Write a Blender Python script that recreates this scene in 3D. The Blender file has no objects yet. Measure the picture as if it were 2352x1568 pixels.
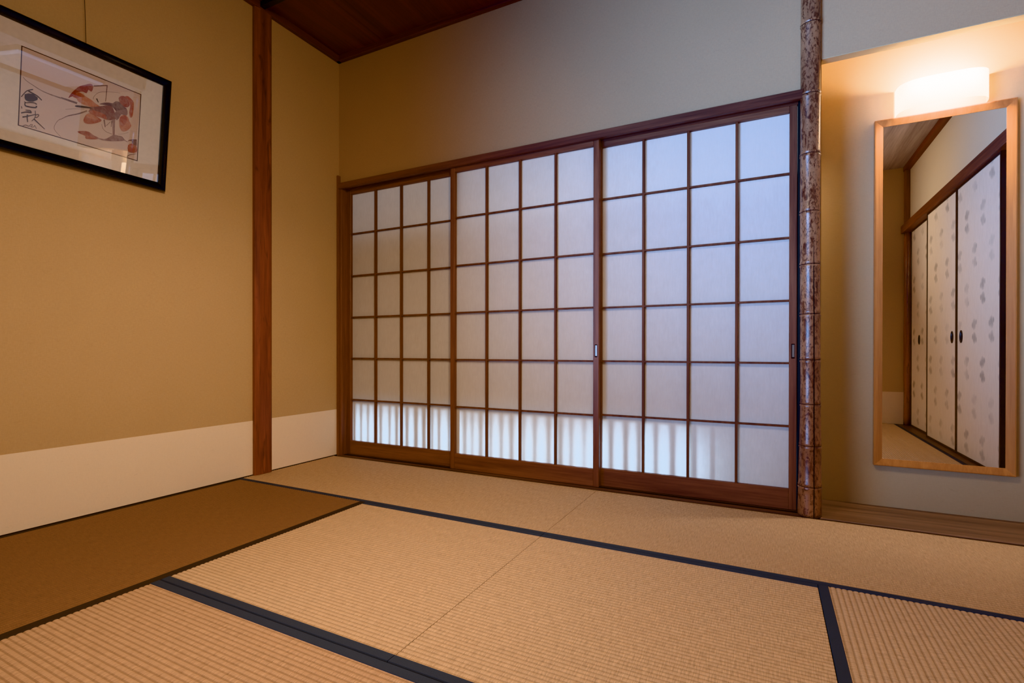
import bpy, bmesh, math, random
from mathutils import Vector, Matrix
from mathutils.geometry import tessellate_polygon

random.seed(7)
S = bpy.context.scene
COL = S.collection
PI = math.pi

# ------------------------------------------------------------------ materials
def lin(r, g, b):
    f = lambda c: c / 12.92 if c <= .04045 else ((c + .055) / 1.055) ** 2.4
    return (f(r / 255), f(g / 255), f(b / 255), 1)

class NT:
    def __init__(self, name):
        self.m = bpy.data.materials.new(name)
        self.m.use_nodes = True
        self.t = self.m.node_tree
        self.t.nodes.clear()
        self.out = self.n('ShaderNodeOutputMaterial')
    def n(self, typ, **kw):
        nd = self.t.nodes.new(typ)
        for k, v in kw.items():
            setattr(nd, k, v)
        return nd
    def link(self, a, b):
        self.t.links.new(a, b)
    def put(self, sock, v):
        if isinstance(v, bpy.types.NodeSocket):
            self.link(v, sock)
        else:
            sock.default_value = v
    def math(self, op, a, b=None, c=None):
        nd = self.n('ShaderNodeMath', operation=op)
        for i, v in enumerate((a, b, c)):
            if v is not None:
                self.put(nd.inputs[i], v)
        return nd.outputs[0]
    def coord(self, scale=(1, 1, 1), loc=(0, 0, 0)):
        g = self.n('ShaderNodeNewGeometry')
        mp = self.n('ShaderNodeMapping')
        mp.inputs['Scale'].default_value = scale
        mp.inputs['Location'].default_value = loc
        self.link(g.outputs['Position'], mp.inputs['Vector'])
        return mp.outputs['Vector']
    def noise(self, vec, scale=5, detail=4, rough=.55, dist=0):
        nd = self.n('ShaderNodeTexNoise')
        self.link(vec, nd.inputs['Vector'])
        nd.inputs['Scale'].default_value = scale
        nd.inputs['Detail'].default_value = detail
        nd.inputs['Roughness'].default_value = rough
        nd.inputs['Distortion'].default_value = dist
        return nd.outputs['Fac']
    def ramp(self, fac, stops):
        nd = self.n('ShaderNodeValToRGB')
        el = nd.color_ramp.elements
        while len(el) < len(stops):
            el.new(.5)
        for e, (p, c) in zip(el, stops):
            e.position = p
            e.color = c
        self.link(fac, nd.inputs['Fac'])
        return nd.outputs['Color']
    def mix(self, fac, a, b, mode='MIX'):
        nd = self.n('ShaderNodeMix', data_type='RGBA', blend_type=mode)
        self.put(nd.inputs[0], fac)
        self.put(nd.inputs[6], a)
        self.put(nd.inputs[7], b)
        return nd.outputs[2]
    def bump(self, h, strength=.2, dist=.002):
        nd = self.n('ShaderNodeBump')
        nd.inputs['Strength'].default_value = strength
        nd.inputs['Distance'].default_value = dist
        self.link(h, nd.inputs['Height'])
        return nd.outputs['Normal']
    def bsdf(self, col, rough=.6, normal=None, spec=.4, coat=0, coat_rough=.1, metal=0, out=True):
        b = self.n('ShaderNodeBsdfPrincipled')
        self.put(b.inputs['Base Color'], col)
        self.put(b.inputs['Roughness'], rough)
        b.inputs['Specular IOR Level'].default_value = spec
        b.inputs['Coat Weight'].default_value = coat
        b.inputs['Coat Roughness'].default_value = coat_rough
        b.inputs['Metallic'].default_value = metal
        if normal is not None:
            self.link(normal, b.inputs['Normal'])
        if out:
            self.link(b.outputs[0], self.out.inputs['Surface'])
        return b

def plain(name, col, rough=.6, spec=.4, metal=0, coat=0):
    k = NT(name)
    v = k.coord((1, 1, 1))
    f = k.noise(v, 60, 3)
    dark = tuple(c * .85 for c in col[:3]) + (1,)
    k.bsdf(k.mix(f, dark, col), rough, spec=spec, metal=metal, coat=coat)
    return k.m

def wood(name, dark, light, axis='z', rough=.5, spec=.35, fine=1.0, coat=0, knots=False):
    k = NT(name)
    sc = {'x': (1.3, 30, 30), 'y': (30, 1.3, 30), 'z': (30, 30, 1.3)}[axis]
    v = k.coord(tuple(s * fine for s in sc))
    f1 = k.noise(v, 1, 5, .6, .6)
    sc2 = tuple(s * 5 * fine for s in sc)
    f2 = k.noise(k.coord(sc2), 1, 3, .6)
    f = k.math('ADD', k.math('MULTIPLY', f1, .7), k.math('MULTIPLY', f2, .3))
    mid = tuple((a + b) / 2 for a, b in zip(dark, light))
    col = k.ramp(f, [(.32, dark), (.5, mid), (.66, light)])
    if knots:
        vk = k.coord({'x': (3, 16, 16), 'y': (16, 3, 16), 'z': (16, 16, 3)}[axis])
        kf = k.noise(vk, 1.6, 2, .5, 1.5)
        kk = k.ramp(kf, [(.60, (0, 0, 0, 1)), (.72, (1, 1, 1, 1))])
        col = k.mix(k.math('MULTIPLY', kk, .55), col, tuple(c * .35 for c in dark[:3]) + (1,))
    k.bsdf(col, rough, k.bump(f, .25, .001), spec=spec, coat=coat, coat_rough=.2)
    return k.m

def plaster(name, col, fib=.12):
    k = NT(name)
    f1 = k.noise(k.coord((1, 1, 1)), 2.2, 3, .5)
    f2 = k.noise(k.coord((70, 70, 260)), 1, 3, .6)
    f3 = k.noise(k.coord((260, 260, 70)), 1, 3, .6)
    sp = k.ramp(k.noise(k.coord((35, 35, 90)), 1, 2, .5, 1.2), [(.66, (0, 0, 0, 1)), (.74, (1, 1, 1, 1))])
    f = k.math('ADD', k.math('MULTIPLY', f2, .5), k.math('MULTIPLY', f3, .5))
    d = tuple(c * (1 - fib * 1.6) for c in col[:3]) + (1,)
    l = tuple(min(1, c * (1 + fib)) for c in col[:3]) + (1,)
    c = k.mix(f, d, l)
    c = k.mix(k.math('MULTIPLY', k.ramp(f1, [(.3, (0, 0, 0, 1)), (.7, (1, 1, 1, 1))]), .25), c, d)
    c = k.mix(k.math('MULTIPLY', sp, .12), c, tuple(x * .55 for x in col[:3]) + (1,))
    k.bsdf(c, .92, k.bump(f, .25, .0015), spec=.12)
    return k.m

def rush(name, col, axis, groove=.55):
    """Woven rush: stalks run across the mat, ribs along `axis`."""
    k = NT(name)
    a = (3, 420, 3) if axis == 'x' else (420, 3, 3)       # (rib direction is coarse)
    b = (420, 26, 3) if axis == 'x' else (26, 420, 3)     # fine stalks lying across the ribs
    f1 = k.noise(k.coord(b), 1, 3, .65)
    f2 = k.noise(k.coord((34, 34, 3)), 1, 4, .6)
    f3 = k.noise(k.coord((2.1, 2.1, 1)), 1, 2, .5)
    # the short dark gaps where two stalks meet in a rib
    f4 = k.noise(k.coord((150, 72, 3) if axis == 'x' else (72, 150, 3)), 1, 1, .5)
    d = tuple(c * .68 for c in col[:3]) + (1,)
    l = tuple(min(1, c * 1.22) for c in col[:3]) + (1,)
    c = k.mix(k.ramp(f1, [(.3, (0, 0, 0, 1)), (.7, (1, 1, 1, 1))]), d, l)
    c = k.mix(k.math('MULTIPLY', f2, .35), c, d)
    c = k.mix(k.math('MULTIPLY', k.ramp(f4, [(.60, (0, 0, 0, 1)), (.72, (1, 1, 1, 1))]), .26), c, tuple(x * groove for x in d[:3]) + (1,))
    c = k.mix(k.math('MULTIPLY', f3, .2), c, (col[0] * 1.05, col[1] * .85, col[2] * .7, 1))
    k.bsdf(c, .62, k.bump(k.math('ADD', f1, f4), .35, .0008), spec=.25)
    return k.m

# ------------------------------------------------------------------ mesh building
class MB:
    def __init__(self):
        self.v, self.f, self.mi = [], [], []
    def face(self, pts, mi=0):
        i = len(self.v)
        self.v += [tuple(p) for p in pts]
        self.f.append(tuple(range(i, i + len(pts))))
        self.mi.append(mi)
    def box(self, x0, x1, y0, y1, z0, z1, mi=0):
        i = len(self.v)
        self.v += [(x, y, z) for z in (z0, z1) for y in (y0, y1) for x in (x0, x1)]
        for q in ((0, 2, 3, 1), (4, 5, 7, 6), (0, 1, 5, 4), (2, 6, 7, 3), (0, 4, 6, 2), (1, 3, 7, 5)):
            self.f.append(tuple(i + k for k in q))
            self.mi.append(mi)
        return self
    def grid(self, rows, closed_u=False, closed_v=False, mi=0, caps=False):
        """rows: list of equal-length point lists."""
        i = len(self.v)
        n, m = len(rows), len(rows[0])
        for r in rows:
            self.v += [tuple(p) for p in r]
        for a in range(n if closed_v else n - 1):
            for b in range(m if closed_u else m - 1):
                a2, b2 = (a + 1) % n, (b + 1) % m
                self.f.append((i + a * m + b, i + a * m + b2, i + a2 * m + b2, i + a2 * m + b))
                self.mi.append(mi)
        if caps:
            self.f.append(tuple(i + k for k in range(m))[::-1]); self.mi.append(mi)
            self.f.append(tuple(i + (n - 1) * m + k for k in range(m))); self.mi.append(mi)
        return self
    def build(self, name, mats, parent=None, bevel=0, smooth=False, local=False):
        me = bpy.data.meshes.new(name)
        off = Vector((0, 0, 0))
        if parent is not None and not local:
            p = parent
            while p is not None:
                off += p.location
                p = p.parent
        me.from_pydata([tuple(Vector(p) - off) for p in self.v], [], self.f)
        if not isinstance(mats, (list, tuple)):
            mats = [mats]
        for m in mats:
            me.materials.append(m)
        me.polygons.foreach_set('material_index', self.mi)
        bm = bmesh.new()
        bm.from_mesh(me)
        if bevel:
            bmesh.ops.remove_doubles(bm, verts=bm.verts, dist=1e-6)
            bmesh.ops.recalc_face_normals(bm, faces=bm.faces)
            bmesh.ops.bevel(bm, geom=list(bm.edges), offset=bevel, offset_type='OFFSET', segments=1, affect='EDGES', clamp_overlap=True)
        bmesh.ops.recalc_face_normals(bm, faces=bm.faces)
        bm.to_mesh(me)
        bm.free()
        if smooth:
            me.polygons.foreach_set('use_smooth', [True] * len(me.polygons))
        o = bpy.data.objects.new(name, me)
        COL.objects.link(o)
        o.parent = parent
        return o

def bx(name, mat, x0, x1, y0, y1, z0, z1, parent=None, bevel=0):
    return MB().box(x0, x1, y0, y1, z0, z1).build(name, mat, parent, bevel)

def tag(o, label=None, cat=None, group=None, kind=None):
    for k, v in (('label', label), ('category', cat), ('group', group), ('kind', kind)):
        if v:
            o[k] = v
    return o

def thing(name, label, cat, loc, group=None, rot=(0, 0, 0)):
    o = bpy.data.objects.new(name, None)
    COL.objects.link(o)
    o.empty_display_size = .1
    o.location = loc
    o.rotation_euler = rot
    return tag(o, label, cat, group)

def struct(o, label=None):
    return tag(o, label, None, None, 'structure')
LAMP_TUBE = 700
ART = [
 ('L',1,[-.2054,.2844,-.2040,.2826,-.2019,.2801,-.1992,.2773,-.1956,.2746,-.1909,.2722,-.1853,.2698,-.1792,.2675,-.1734,.2653,-.1678,.2631,-.1623,.2610,-.1566,.2590,-.1506,.2574,-.1445,.2562,-.1383,.2554,-.1317,.2547,-.1246,.2543,-.1159,.2540,-.1061,.2541,-.0970,.2542,-.0907,.2542,-.0897,.2592,-.0960,.2590,-.1051,.2587,-.1150,.2585,-.1236,.2585,-.1307,.2588,-.1373,.2592,-.1435,.2599,-.1495,.2609,-.1554,.2623,-.1611,.2640,-.1667,.2660,-.1723,.2680,-.1782,.2700,-.1844,.2722,-.1900,.2744,-.1947,.2766,-.1982,.2791,-.2010,.2816,-.2031,.2840,-.2046,.2856]),
 ('L',1,[-.0907,.2551,-.0869,.2551,-.0815,.2551,-.0751,.2552,-.0685,.2552,-.0607,.2552,-.0519,.2552,-.0437,.2552,-.0380,.2551,-.0362,.2634,-.0420,.2632,-.0502,.2629,-.0591,.2626,-.0669,.2624,-.0737,.2621,-.0801,.2618,-.0856,.2615,-.0895,.2612]),
 ('L',1,[-.0736,.2190,-.0683,.2217,-.0606,.2256,-.0520,.2299,-.0437,.2338,-.0354,.2372,-.0266,.2405,-.0186,.2434,-.0130,.2455,-.0130,.2467,-.0186,.2446,-.0266,.2417,-.0355,.2383,-.0438,.2349,-.0521,.2311,-.0607,.2267,-.0684,.2228,-.0737,.2201]),
 ('L',1,[-.0039,.2457,-.0089,.2413,-.0160,.2351,-.0241,.2282,-.0321,.2218,-.0404,.2160,-.0492,.2102,-.0579,.2044,-.0657,.1987,-.0725,.1924,-.0787,.1859,-.0838,.1802,-.0873,.1762,-.0862,.1743,-.0826,.1781,-.0774,.1835,-.0713,.1897,-.0646,.1955,-.0571,.2008,-.0484,.2062,-.0394,.2118,-.0309,.2175,-.0226,.2238,-.0143,.2305,-.0070,.2365,-.0020,.2407]),
 ('L',1,[-.0876,.1778,-.0897,.1753,-.0927,.1718,-.0961,.1672,-.0991,.1617,-.1019,.1548,-.1050,.1466,-.1070,.1381,-.1067,.1302,-.1027,.1232,-.0961,.1165,-.0893,.1109,-.0846,.1069,-.0838,.1082,-.0884,.1123,-.0952,.1180,-.1016,.1246,-.1053,.1312,-.1055,.1383,-.1035,.1463,-.1005,.1542,-.0976,.1609,-.0948,.1660,-.0916,.1702,-.0886,.1736,-.0864,.1760]),
 ('L',1,[.0146,.3488,.0243,.3539,.0386,.3613,.0531,.3688,.0631,.3741,.0628,.3778,.0527,.3729,.0382,.3657,.0239,.3586,.0142,.3538]),
 ('L',1,[.0600,.3760,.0599,.3715,.0598,.3652,.0596,.3575,.0594,.3492,.0591,.3388,.0587,.3266,.0583,.3153,.0581,.3075,.0606,.3082,.0610,.3161,.0615,.3275,.0621,.3398,.0625,.3502,.0629,.3587,.0632,.3664,.0635,.3728,.0637,.3773]),
 ('L',1,[.0176,.2996,.0173,.3006,.0170,.3020,.0168,.3037,.0172,.3059,.0183,.3090,.0200,.3129,.0221,.3170,.0244,.3208,.0267,.3242,.0291,.3275,.0320,.3308,.0358,.3342,.0403,.3377,.0455,.3413,.0518,.3449,.0600,.3487,.0718,.3531,.0866,.3579,.1008,.3623,.1107,.3655,.1108,.3662,.1009,.3632,.0867,.3588,.0719,.3541,.0599,.3497,.0517,.3460,.0453,.3423,.0400,.3388,.0354,.3353,.0314,.3318,.0284,.3284,.0258,.3250,.0234,.3215,.0210,.3176,.0188,.3134,.0170,.3094,.0157,.3060,.0152,.3033,.0153,.3010,.0157,.2995,.0159,.2984]),
 ('L',1,[.1106,.1906,.1140,.1920,.1191,.1940,.1247,.1965,.1301,.1992,.1355,.2026,.1412,.2066,.1462,.2103,.1498,.2129,.1494,.2138,.1459,.2112,.1409,.2075,.1352,.2035,.1299,.2001,.1246,.1974,.1190,.1950,.1140,.1930,.1105,.1916]),
 ('L',1,[.0491,.2090,.0497,.2062,.0507,.2021,.0520,.1976,.0540,.1937,.0565,.1907,.0596,.1879,.0632,.1856,.0673,.1838,.0726,.1828,.0789,.1823,.0848,.1822,.0889,.1820,.0894,.1841,.0853,.1842,.0794,.1843,.0732,.1847,.0680,.1856,.0640,.1873,.0606,.1895,.0576,.1921,.0551,.1950,.0533,.1986,.0519,.2029,.0510,.2070,.0503,.2098]),
 ('R3',0,[-.0535,.2823,-.0487,.2891,-.0425,.2963,-.0380,.3015,-.0332,.3047,-.0265,.3048,-.0194,.3031,-.0135,.3007,-.0073,.2979,.0008,.2956,.0089,.2932,.0152,.2900,.0214,.2867,.0288,.2837,.0360,.2810,.0435,.2793,.0465,.2770,.0386,.2722,.0263,.2673,.0145,.2646,.0022,.2631,-.0104,.2627,-.0217,.2635,-.0298,.2659,-.0356,.2692,-.0378,.2733,-.0398,.2767,-.0457,.2772,-.0513,.2774,-.0538,.2790]),
 ('R1',0,[-.0662,.2675,-.0640,.2751,-.0594,.2866,-.0527,.2989,-.0451,.3114,-.0380,.3218,-.0304,.3308,-.0208,.3387,-.0114,.3454,-.0040,.3512,.0021,.3551,.0074,.3561,.0112,.3546,.0133,.3510,.0137,.3451,.0122,.3352,.0094,.3266,.0054,.3259,.0013,.3277,-.0008,.3290,-.0027,.3282,-.0048,.3199,-.0079,.3117,-.0133,.3122,-.0199,.3134,-.0276,.3099,-.0351,.3043,-.0410,.2974,-.0461,.2901,-.0510,.2835,-.0552,.2780,-.0582,.2753,-.0607,.2733,-.0642,.2689]),
 ('R2',0,[-.0525,.2815,-.0490,.2880,-.0425,.2952,-.0370,.3005,-.0312,.3037,-.0245,.3027,-.0183,.3001,-.0129,.2985,-.0112,.2962,-.0188,.2921,-.0286,.2874,-.0345,.2825,-.0399,.2790,-.0475,.2789]),
 ('K',0,[.0246,.3048,.0296,.3075,.0353,.2951,.0330,.2917]),
 ('M1',0,[.0003,.2611,.0073,.2645,.0181,.2686,.0291,.2742,.0422,.2812,.0604,.2919,.0771,.2997,.0845,.2963,.0884,.2885,.0924,.2806,.0957,.2719,.0994,.2627,.1009,.2543,.0974,.2486,.0905,.2439,.0807,.2384,.0696,.2343,.0590,.2344,.0485,.2356,.0378,.2349,.0278,.2344,.0190,.2354,.0114,.2373,.0049,.2393,.0011,.2425,.0036,.2483,.0066,.2543,.0027,.2580]),
 ('R2',0,[.0031,.2433,.0091,.2493,.0187,.2546,.0286,.2562,.0392,.2559,.0505,.2553,.0603,.2525,.0663,.2440,.0674,.2359,.0596,.2348,.0485,.2356,.0380,.2349,.0278,.2344,.0189,.2347,.0115,.2361,.0053,.2391]),
 ('M3',0,[.0378,.2877,.0436,.2934,.0538,.3006,.0633,.3052,.0724,.3086,.0793,.3098,.0851,.3116,.0902,.3181,.0953,.3246,.1017,.3273,.1082,.3277,.1140,.3252,.1196,.3214,.1256,.3175,.1311,.3139,.1359,.3117,.1380,.3093,.1340,.3050,.1273,.2998,.1198,.2941,.1124,.2886,.1068,.2839,.1017,.2818,.0962,.2860,.0904,.2918,.0846,.2955,.0772,.2973,.0659,.2950,.0542,.2916,.0435,.2885]),
 ('M2',0,[.0974,.2824,.1116,.2935,.1271,.3035,.1342,.3088,.1380,.3093,.1413,.3013,.1423,.2910,.1399,.2833,.1351,.2780,.1274,.2792,.1194,.2791,.1140,.2685,.1095,.2565,.1051,.2491,.1012,.2470,.0980,.2555,.0959,.2670,.0945,.2747]),
 ('K',0,[-.0443,.2458,-.0423,.2485,-.0368,.2517,-.0256,.2551,-.0135,.2581,-.0060,.2601,.0003,.2611,.0095,.2611,.0144,.2599,.0075,.2569,-.0054,.2528,-.0228,.2473,-.0383,.2431,-.0438,.2435]),
 ('R1',0,[.1053,.3425,.1093,.3499,.1157,.3557,.1222,.3587,.1288,.3590,.1350,.3559,.1404,.3503,.1452,.3421,.1481,.3336,.1473,.3271,.1441,.3219,.1391,.3174,.1332,.3148,.1276,.3152,.1220,.3175,.1159,.3203,.1106,.3250,.1066,.3334]),
 ('R2',0,[.1288,.3590,.1326,.3633,.1397,.3655,.1467,.3631,.1536,.3586,.1593,.3547,.1633,.3476,.1643,.3325,.1638,.3150,.1628,.2989,.1607,.2859,.1571,.2795,.1531,.2791,.1497,.2863,.1476,.2982,.1493,.3139,.1505,.3296,.1471,.3403,.1417,.3484,.1340,.3544]),
 ('R3',0,[.1135,.2643,.1199,.2745,.1283,.2803,.1368,.2803,.1441,.2767,.1472,.2712,.1493,.2637,.1548,.2547,.1583,.2445,.1541,.2330,.1469,.2224,.1393,.2149,.1317,.2103,.1257,.2094,.1205,.2123,.1160,.2202,.1129,.2318,.1119,.2483]),
 ('R2',0,[.1147,.2635,.1208,.2733,.1283,.2790,.1349,.2794,.1397,.2749,.1407,.2646,.1386,.2519,.1331,.2389,.1263,.2295,.1199,.2291,.1150,.2351,.1133,.2487]),
 ('R2',0,[-.0140,.2009,-.0114,.2129,-.0061,.2253,-.0002,.2334,.0073,.2380,.0171,.2375,.0278,.2344,.0403,.2309,.0489,.2261,.0458,.2193,.0371,.2117,.0256,.2034,.0132,.1963,.0023,.1920,-.0066,.1909,-.0120,.1940]),
 ('R3',0,[-.0060,.2230,-.0017,.2299,.0074,.2356,.0180,.2352,.0279,.2321,.0351,.2280,.0365,.2235,.0261,.2189,.0123,.2162,.0008,.2184]),
 ('M3',1,[.0546,.2303,.0560,.2245,.0579,.2159,.0598,.2073,.0612,.2015,.0640,.2031,.0631,.2093,.0617,.2182,.0603,.2270,.0594,.2331]),
 ('M3',1,[.0674,.2093,.0701,.2139,.0742,.2206,.0782,.2274,.0809,.2321,.0797,.2329,.0768,.2284,.0726,.2217,.0684,.2151,.0655,.2106]),
 ('M3',1,[.0833,.2377,.0832,.2324,.0829,.2246,.0825,.2167,.0824,.2114,.0845,.2119,.0852,.2173,.0860,.2253,.0869,.2332,.0875,.2387]),
 ('M2',1,[.0860,.2434,.0865,.2384,.0871,.2313,.0877,.2230,.0884,.2148,.0890,.2057,.0898,.1956,.0905,.1864,.0910,.1800,.0982,.1828,.0982,.1893,.0980,.1987,.0977,.2090,.0975,.2183,.0973,.2268,.0972,.2353,.0971,.2426,.0971,.2478]),
 ('R1',0,[-.0324,.1479,-.0246,.1528,-.0131,.1576,-.0031,.1607,.0067,.1616,.0151,.1580,.0233,.1535,.0343,.1516,.0420,.1496,.0404,.1454,.0321,.1404,.0145,.1338,-.0020,.1298,-.0042,.1344,-.0044,.1407,-.0130,.1425,-.0224,.1435,-.0297,.1453]),
 ('R2',0,[-.0205,.1454,-.0131,.1451,-.0006,.1445,.0122,.1457,.0236,.1464,.0313,.1451,.0320,.1423,.0166,.1361,-.0000,.1317,-.0027,.1355,-.0035,.1411,-.0135,.1439]),
 ('M2',0,[.0317,.1482,.0437,.1492,.0607,.1516,.0709,.1586,.0791,.1670,.0864,.1754,.0935,.1822,.1021,.1847,.1108,.1850,.1191,.1843,.1264,.1820,.1336,.1780,.1358,.1729,.1262,.1674,.1120,.1617,.0985,.1564,.0842,.1516,.0679,.1475,.0526,.1450,.0384,.1460]),
 ('M3',1,[.1065,.1804,.1098,.1812,.1145,.1825,.1194,.1834,.1235,.1834,.1266,.1820,.1294,.1795,.1321,.1766,.1350,.1742,.1383,.1726,.1417,.1714,.1447,.1704,.1468,.1698,.1477,.1718,.1456,.1726,.1427,.1736,.1394,.1750,.1364,.1766,.1338,.1789,.1312,.1818,.1282,.1846,.1246,.1865,.1200,.1866,.1147,.1858,.1099,.1846,.1067,.1839]),
 ('R2',0,[.1501,.1579,.1566,.1664,.1654,.1710,.1755,.1703,.1838,.1648,.1873,.1525,.1856,.1397,.1750,.1335,.1629,.1306,.1558,.1297,.1514,.1330,.1491,.1448]),
 ('M3',0,[.1472,.1708,.1512,.1811,.1667,.1906,.1827,.1952,.1846,.1677,.1749,.1668,.1642,.1731,.1638,.1806,.1536,.1782]),
 ('K',1,[.1488,.1070,.1504,.1091,.1526,.1119,.1555,.1151,.1592,.1183,.1649,.1217,.1720,.1254,.1790,.1288,.1838,.1313,.1835,.1325,.1787,.1302,.1718,.1269,.1645,.1233,.1586,.1199,.1545,.1167,.1514,.1133,.1490,.1105,.1474,.1086]),
 ('K',0,[-.1987,.2233,-.1881,.2315,-.1745,.2349,-.1602,.2279,-.1606,.2188,-.1734,.2065,-.1871,.2017,-.1946,.2031,-.1983,.2095]),
 ('K',1,[-.2067,.2091,-.2056,.2114,-.2040,.2148,-.2022,.2186,-.2004,.2222,-.1986,.2258,-.1968,.2294,-.1949,.2328,-.1930,.2357,-.1909,.2380,-.1888,.2401,-.1864,.2420,-.1841,.2438,-.1816,.2455,-.1790,.2472,-.1765,.2486,-.1748,.2496,-.1753,.2533,-.1770,.2523,-.1795,.2508,-.1822,.2490,-.1849,.2471,-.1873,.2452,-.1898,.2432,-.1922,.2408,-.1946,.2380,-.1968,.2347,-.1989,.2310,-.2007,.2272,-.2025,.2237,-.2043,.2199,-.2061,.2161,-.2077,.2127,-.2088,.2103]),
 ('K',1,[-.1893,.2374,-.1868,.2369,-.1832,.2361,-.1792,.2352,-.1753,.2342,-.1717,.2334,-.1681,.2326,-.1646,.2316,-.1613,.2302,-.1579,.2281,-.1543,.2255,-.1512,.2229,-.1490,.2212,-.1470,.2245,-.1492,.2264,-.1523,.2291,-.1559,.2320,-.1594,.2343,-.1630,.2359,-.1666,.2371,-.1702,.2381,-.1737,.2391,-.1775,.2402,-.1815,.2413,-.1851,.2422,-.1875,.2429]),
 ('K',1,[-.1991,.1948,-.1981,.1943,-.1966,.1935,-.1947,.1929,-.1924,.1929,-.1898,.1939,-.1871,.1954,-.1842,.1970,-.1814,.1984,-.1784,.1994,-.1752,.2005,-.1721,.2013,-.1695,.2017,-.1674,.2014,-.1656,.2007,-.1640,.1999,-.1629,.1993,-.1612,.2032,-.1624,.2037,-.1640,.2045,-.1662,.2052,-.1688,.2054,-.1717,.2049,-.1750,.2040,-.1784,.2029,-.1815,.2017,-.1846,.2002,-.1875,.1984,-.1901,.1969,-.1921,.1961,-.1939,.1960,-.1955,.1965,-.1969,.1972,-.1979,.1976]),
 ('K',1,[-.1979,.1932,-.1981,.1910,-.1984,.1875,-.1981,.1836,-.1964,.1806,-.1933,.1796,-.1894,.1797,-.1852,.1803,-.1811,.1810,-.1767,.1819,-.1719,.1832,-.1674,.1847,-.1639,.1864,-.1613,.1896,-.1609,.1932,-.1613,.1954,-.1615,.1965,-.1655,.1940,-.1653,.1927,-.1649,.1913,-.1647,.1911,-.1649,.1909,-.1675,.1896,-.1717,.1882,-.1764,.1869,-.1807,.1859,-.1847,.1851,-.1887,.1845,-.1921,.1843,-.1942,.1848,-.1949,.1861,-.1950,.1887,-.1948,.1918,-.1947,.1941]),
 ('K',1,[-.2073,.1755,-.2069,.1739,-.2064,.1715,-.2058,.1691,-.2054,.1674,-.2031,.1693,-.2037,.1708,-.2045,.1730,-.2052,.1752,-.2058,.1767]),
 ('K',1,[-.2060,.1488,-.2032,.1505,-.1992,.1531,-.1948,.1558,-.1909,.1579,-.1872,.1593,-.1834,.1604,-.1800,.1612,-.1776,.1618,-.1773,.1672,-.1797,.1665,-.1832,.1656,-.1872,.1644,-.1912,.1627,-.1955,.1603,-.2000,.1575,-.2040,.1548,-.2067,.1529]),
 ('K',1,[-.1941,.1658,-.1914,.1664,-.1875,.1674,-.1836,.1681,-.1810,.1681,-.1800,.1670,-.1795,.1650,-.1793,.1626,-.1791,.1608,-.1756,.1630,-.1760,.1646,-.1765,.1672,-.1776,.1699,-.1798,.1717,-.1832,.1715,-.1873,.1704,-.1913,.1692,-.1940,.1683]),
 ('K',1,[-.2014,.1348,-.1995,.1362,-.1968,.1380,-.1936,.1403,-.1901,.1427,-.1860,.1457,-.1812,.1491,-.1765,.1524,-.1727,.1551,-.1698,.1571,-.1676,.1587,-.1659,.1598,-.1646,.1607,-.1650,.1627,-.1662,.1621,-.1680,.1611,-.1703,.1598,-.1733,.1580,-.1772,.1555,-.1819,.1524,-.1867,.1493,-.1909,.1466,-.1944,.1444,-.1977,.1424,-.2004,.1408,-.2023,.1397]),
 ('K',1,[-.1901,.1517,-.1901,.1500,-.1902,.1474,-.1902,.1442,-.1900,.1407,-.1896,.1365,-.1889,.1315,-.1882,.1270,-.1877,.1239,-.1850,.1253,-.1853,.1285,-.1859,.1332,-.1864,.1381,-.1866,.1422,-.1866,.1454,-.1865,.1484,-.1862,.1509,-.1860,.1527]),
 ('K',1,[-.1671,.1750,-.1669,.1720,-.1665,.1679,-.1662,.1634,-.1661,.1595,-.1661,.1565,-.1662,.1540,-.1665,.1517,-.1673,.1489,-.1690,.1451,-.1715,.1405,-.1739,.1362,-.1756,.1333,-.1742,.1321,-.1725,.1350,-.1700,.1393,-.1675,.1440,-.1655,.1482,-.1645,.1515,-.1641,.1544,-.1640,.1572,-.1640,.1602,-.1640,.1643,-.1643,.1689,-.1647,.1731,-.1649,.1760]),
 ('K',1,[-.1657,.1575,-.1641,.1588,-.1618,.1608,-.1595,.1626,-.1578,.1636,-.1569,.1637,-.1561,.1635,-.1558,.1630,-.1557,.1625,-.1562,.1611,-.1573,.1587,-.1587,.1563,-.1601,.1545,-.1616,.1534,-.1634,.1525,-.1652,.1519,-.1665,.1514,-.1664,.1486,-.1652,.1491,-.1633,.1498,-.1611,.1508,-.1591,.1524,-.1573,.1547,-.1557,.1575,-.1544,.1603,-.1537,.1627,-.1538,.1647,-.1548,.1660,-.1562,.1665,-.1579,.1662,-.1601,.1649,-.1625,.1629,-.1649,.1609,-.1664,.1596]),
 ('K',1,[-.1695,.1412,-.1669,.1394,-.1633,.1367,-.1591,.1336,-.1547,.1305,-.1497,.1270,-.1441,.1230,-.1389,.1193,-.1353,.1168,-.1342,.1189,-.1377,.1216,-.1427,.1256,-.1482,.1299,-.1530,.1337,-.1572,.1371,-.1613,.1405,-.1647,.1434,-.1672,.1455]),
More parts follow.
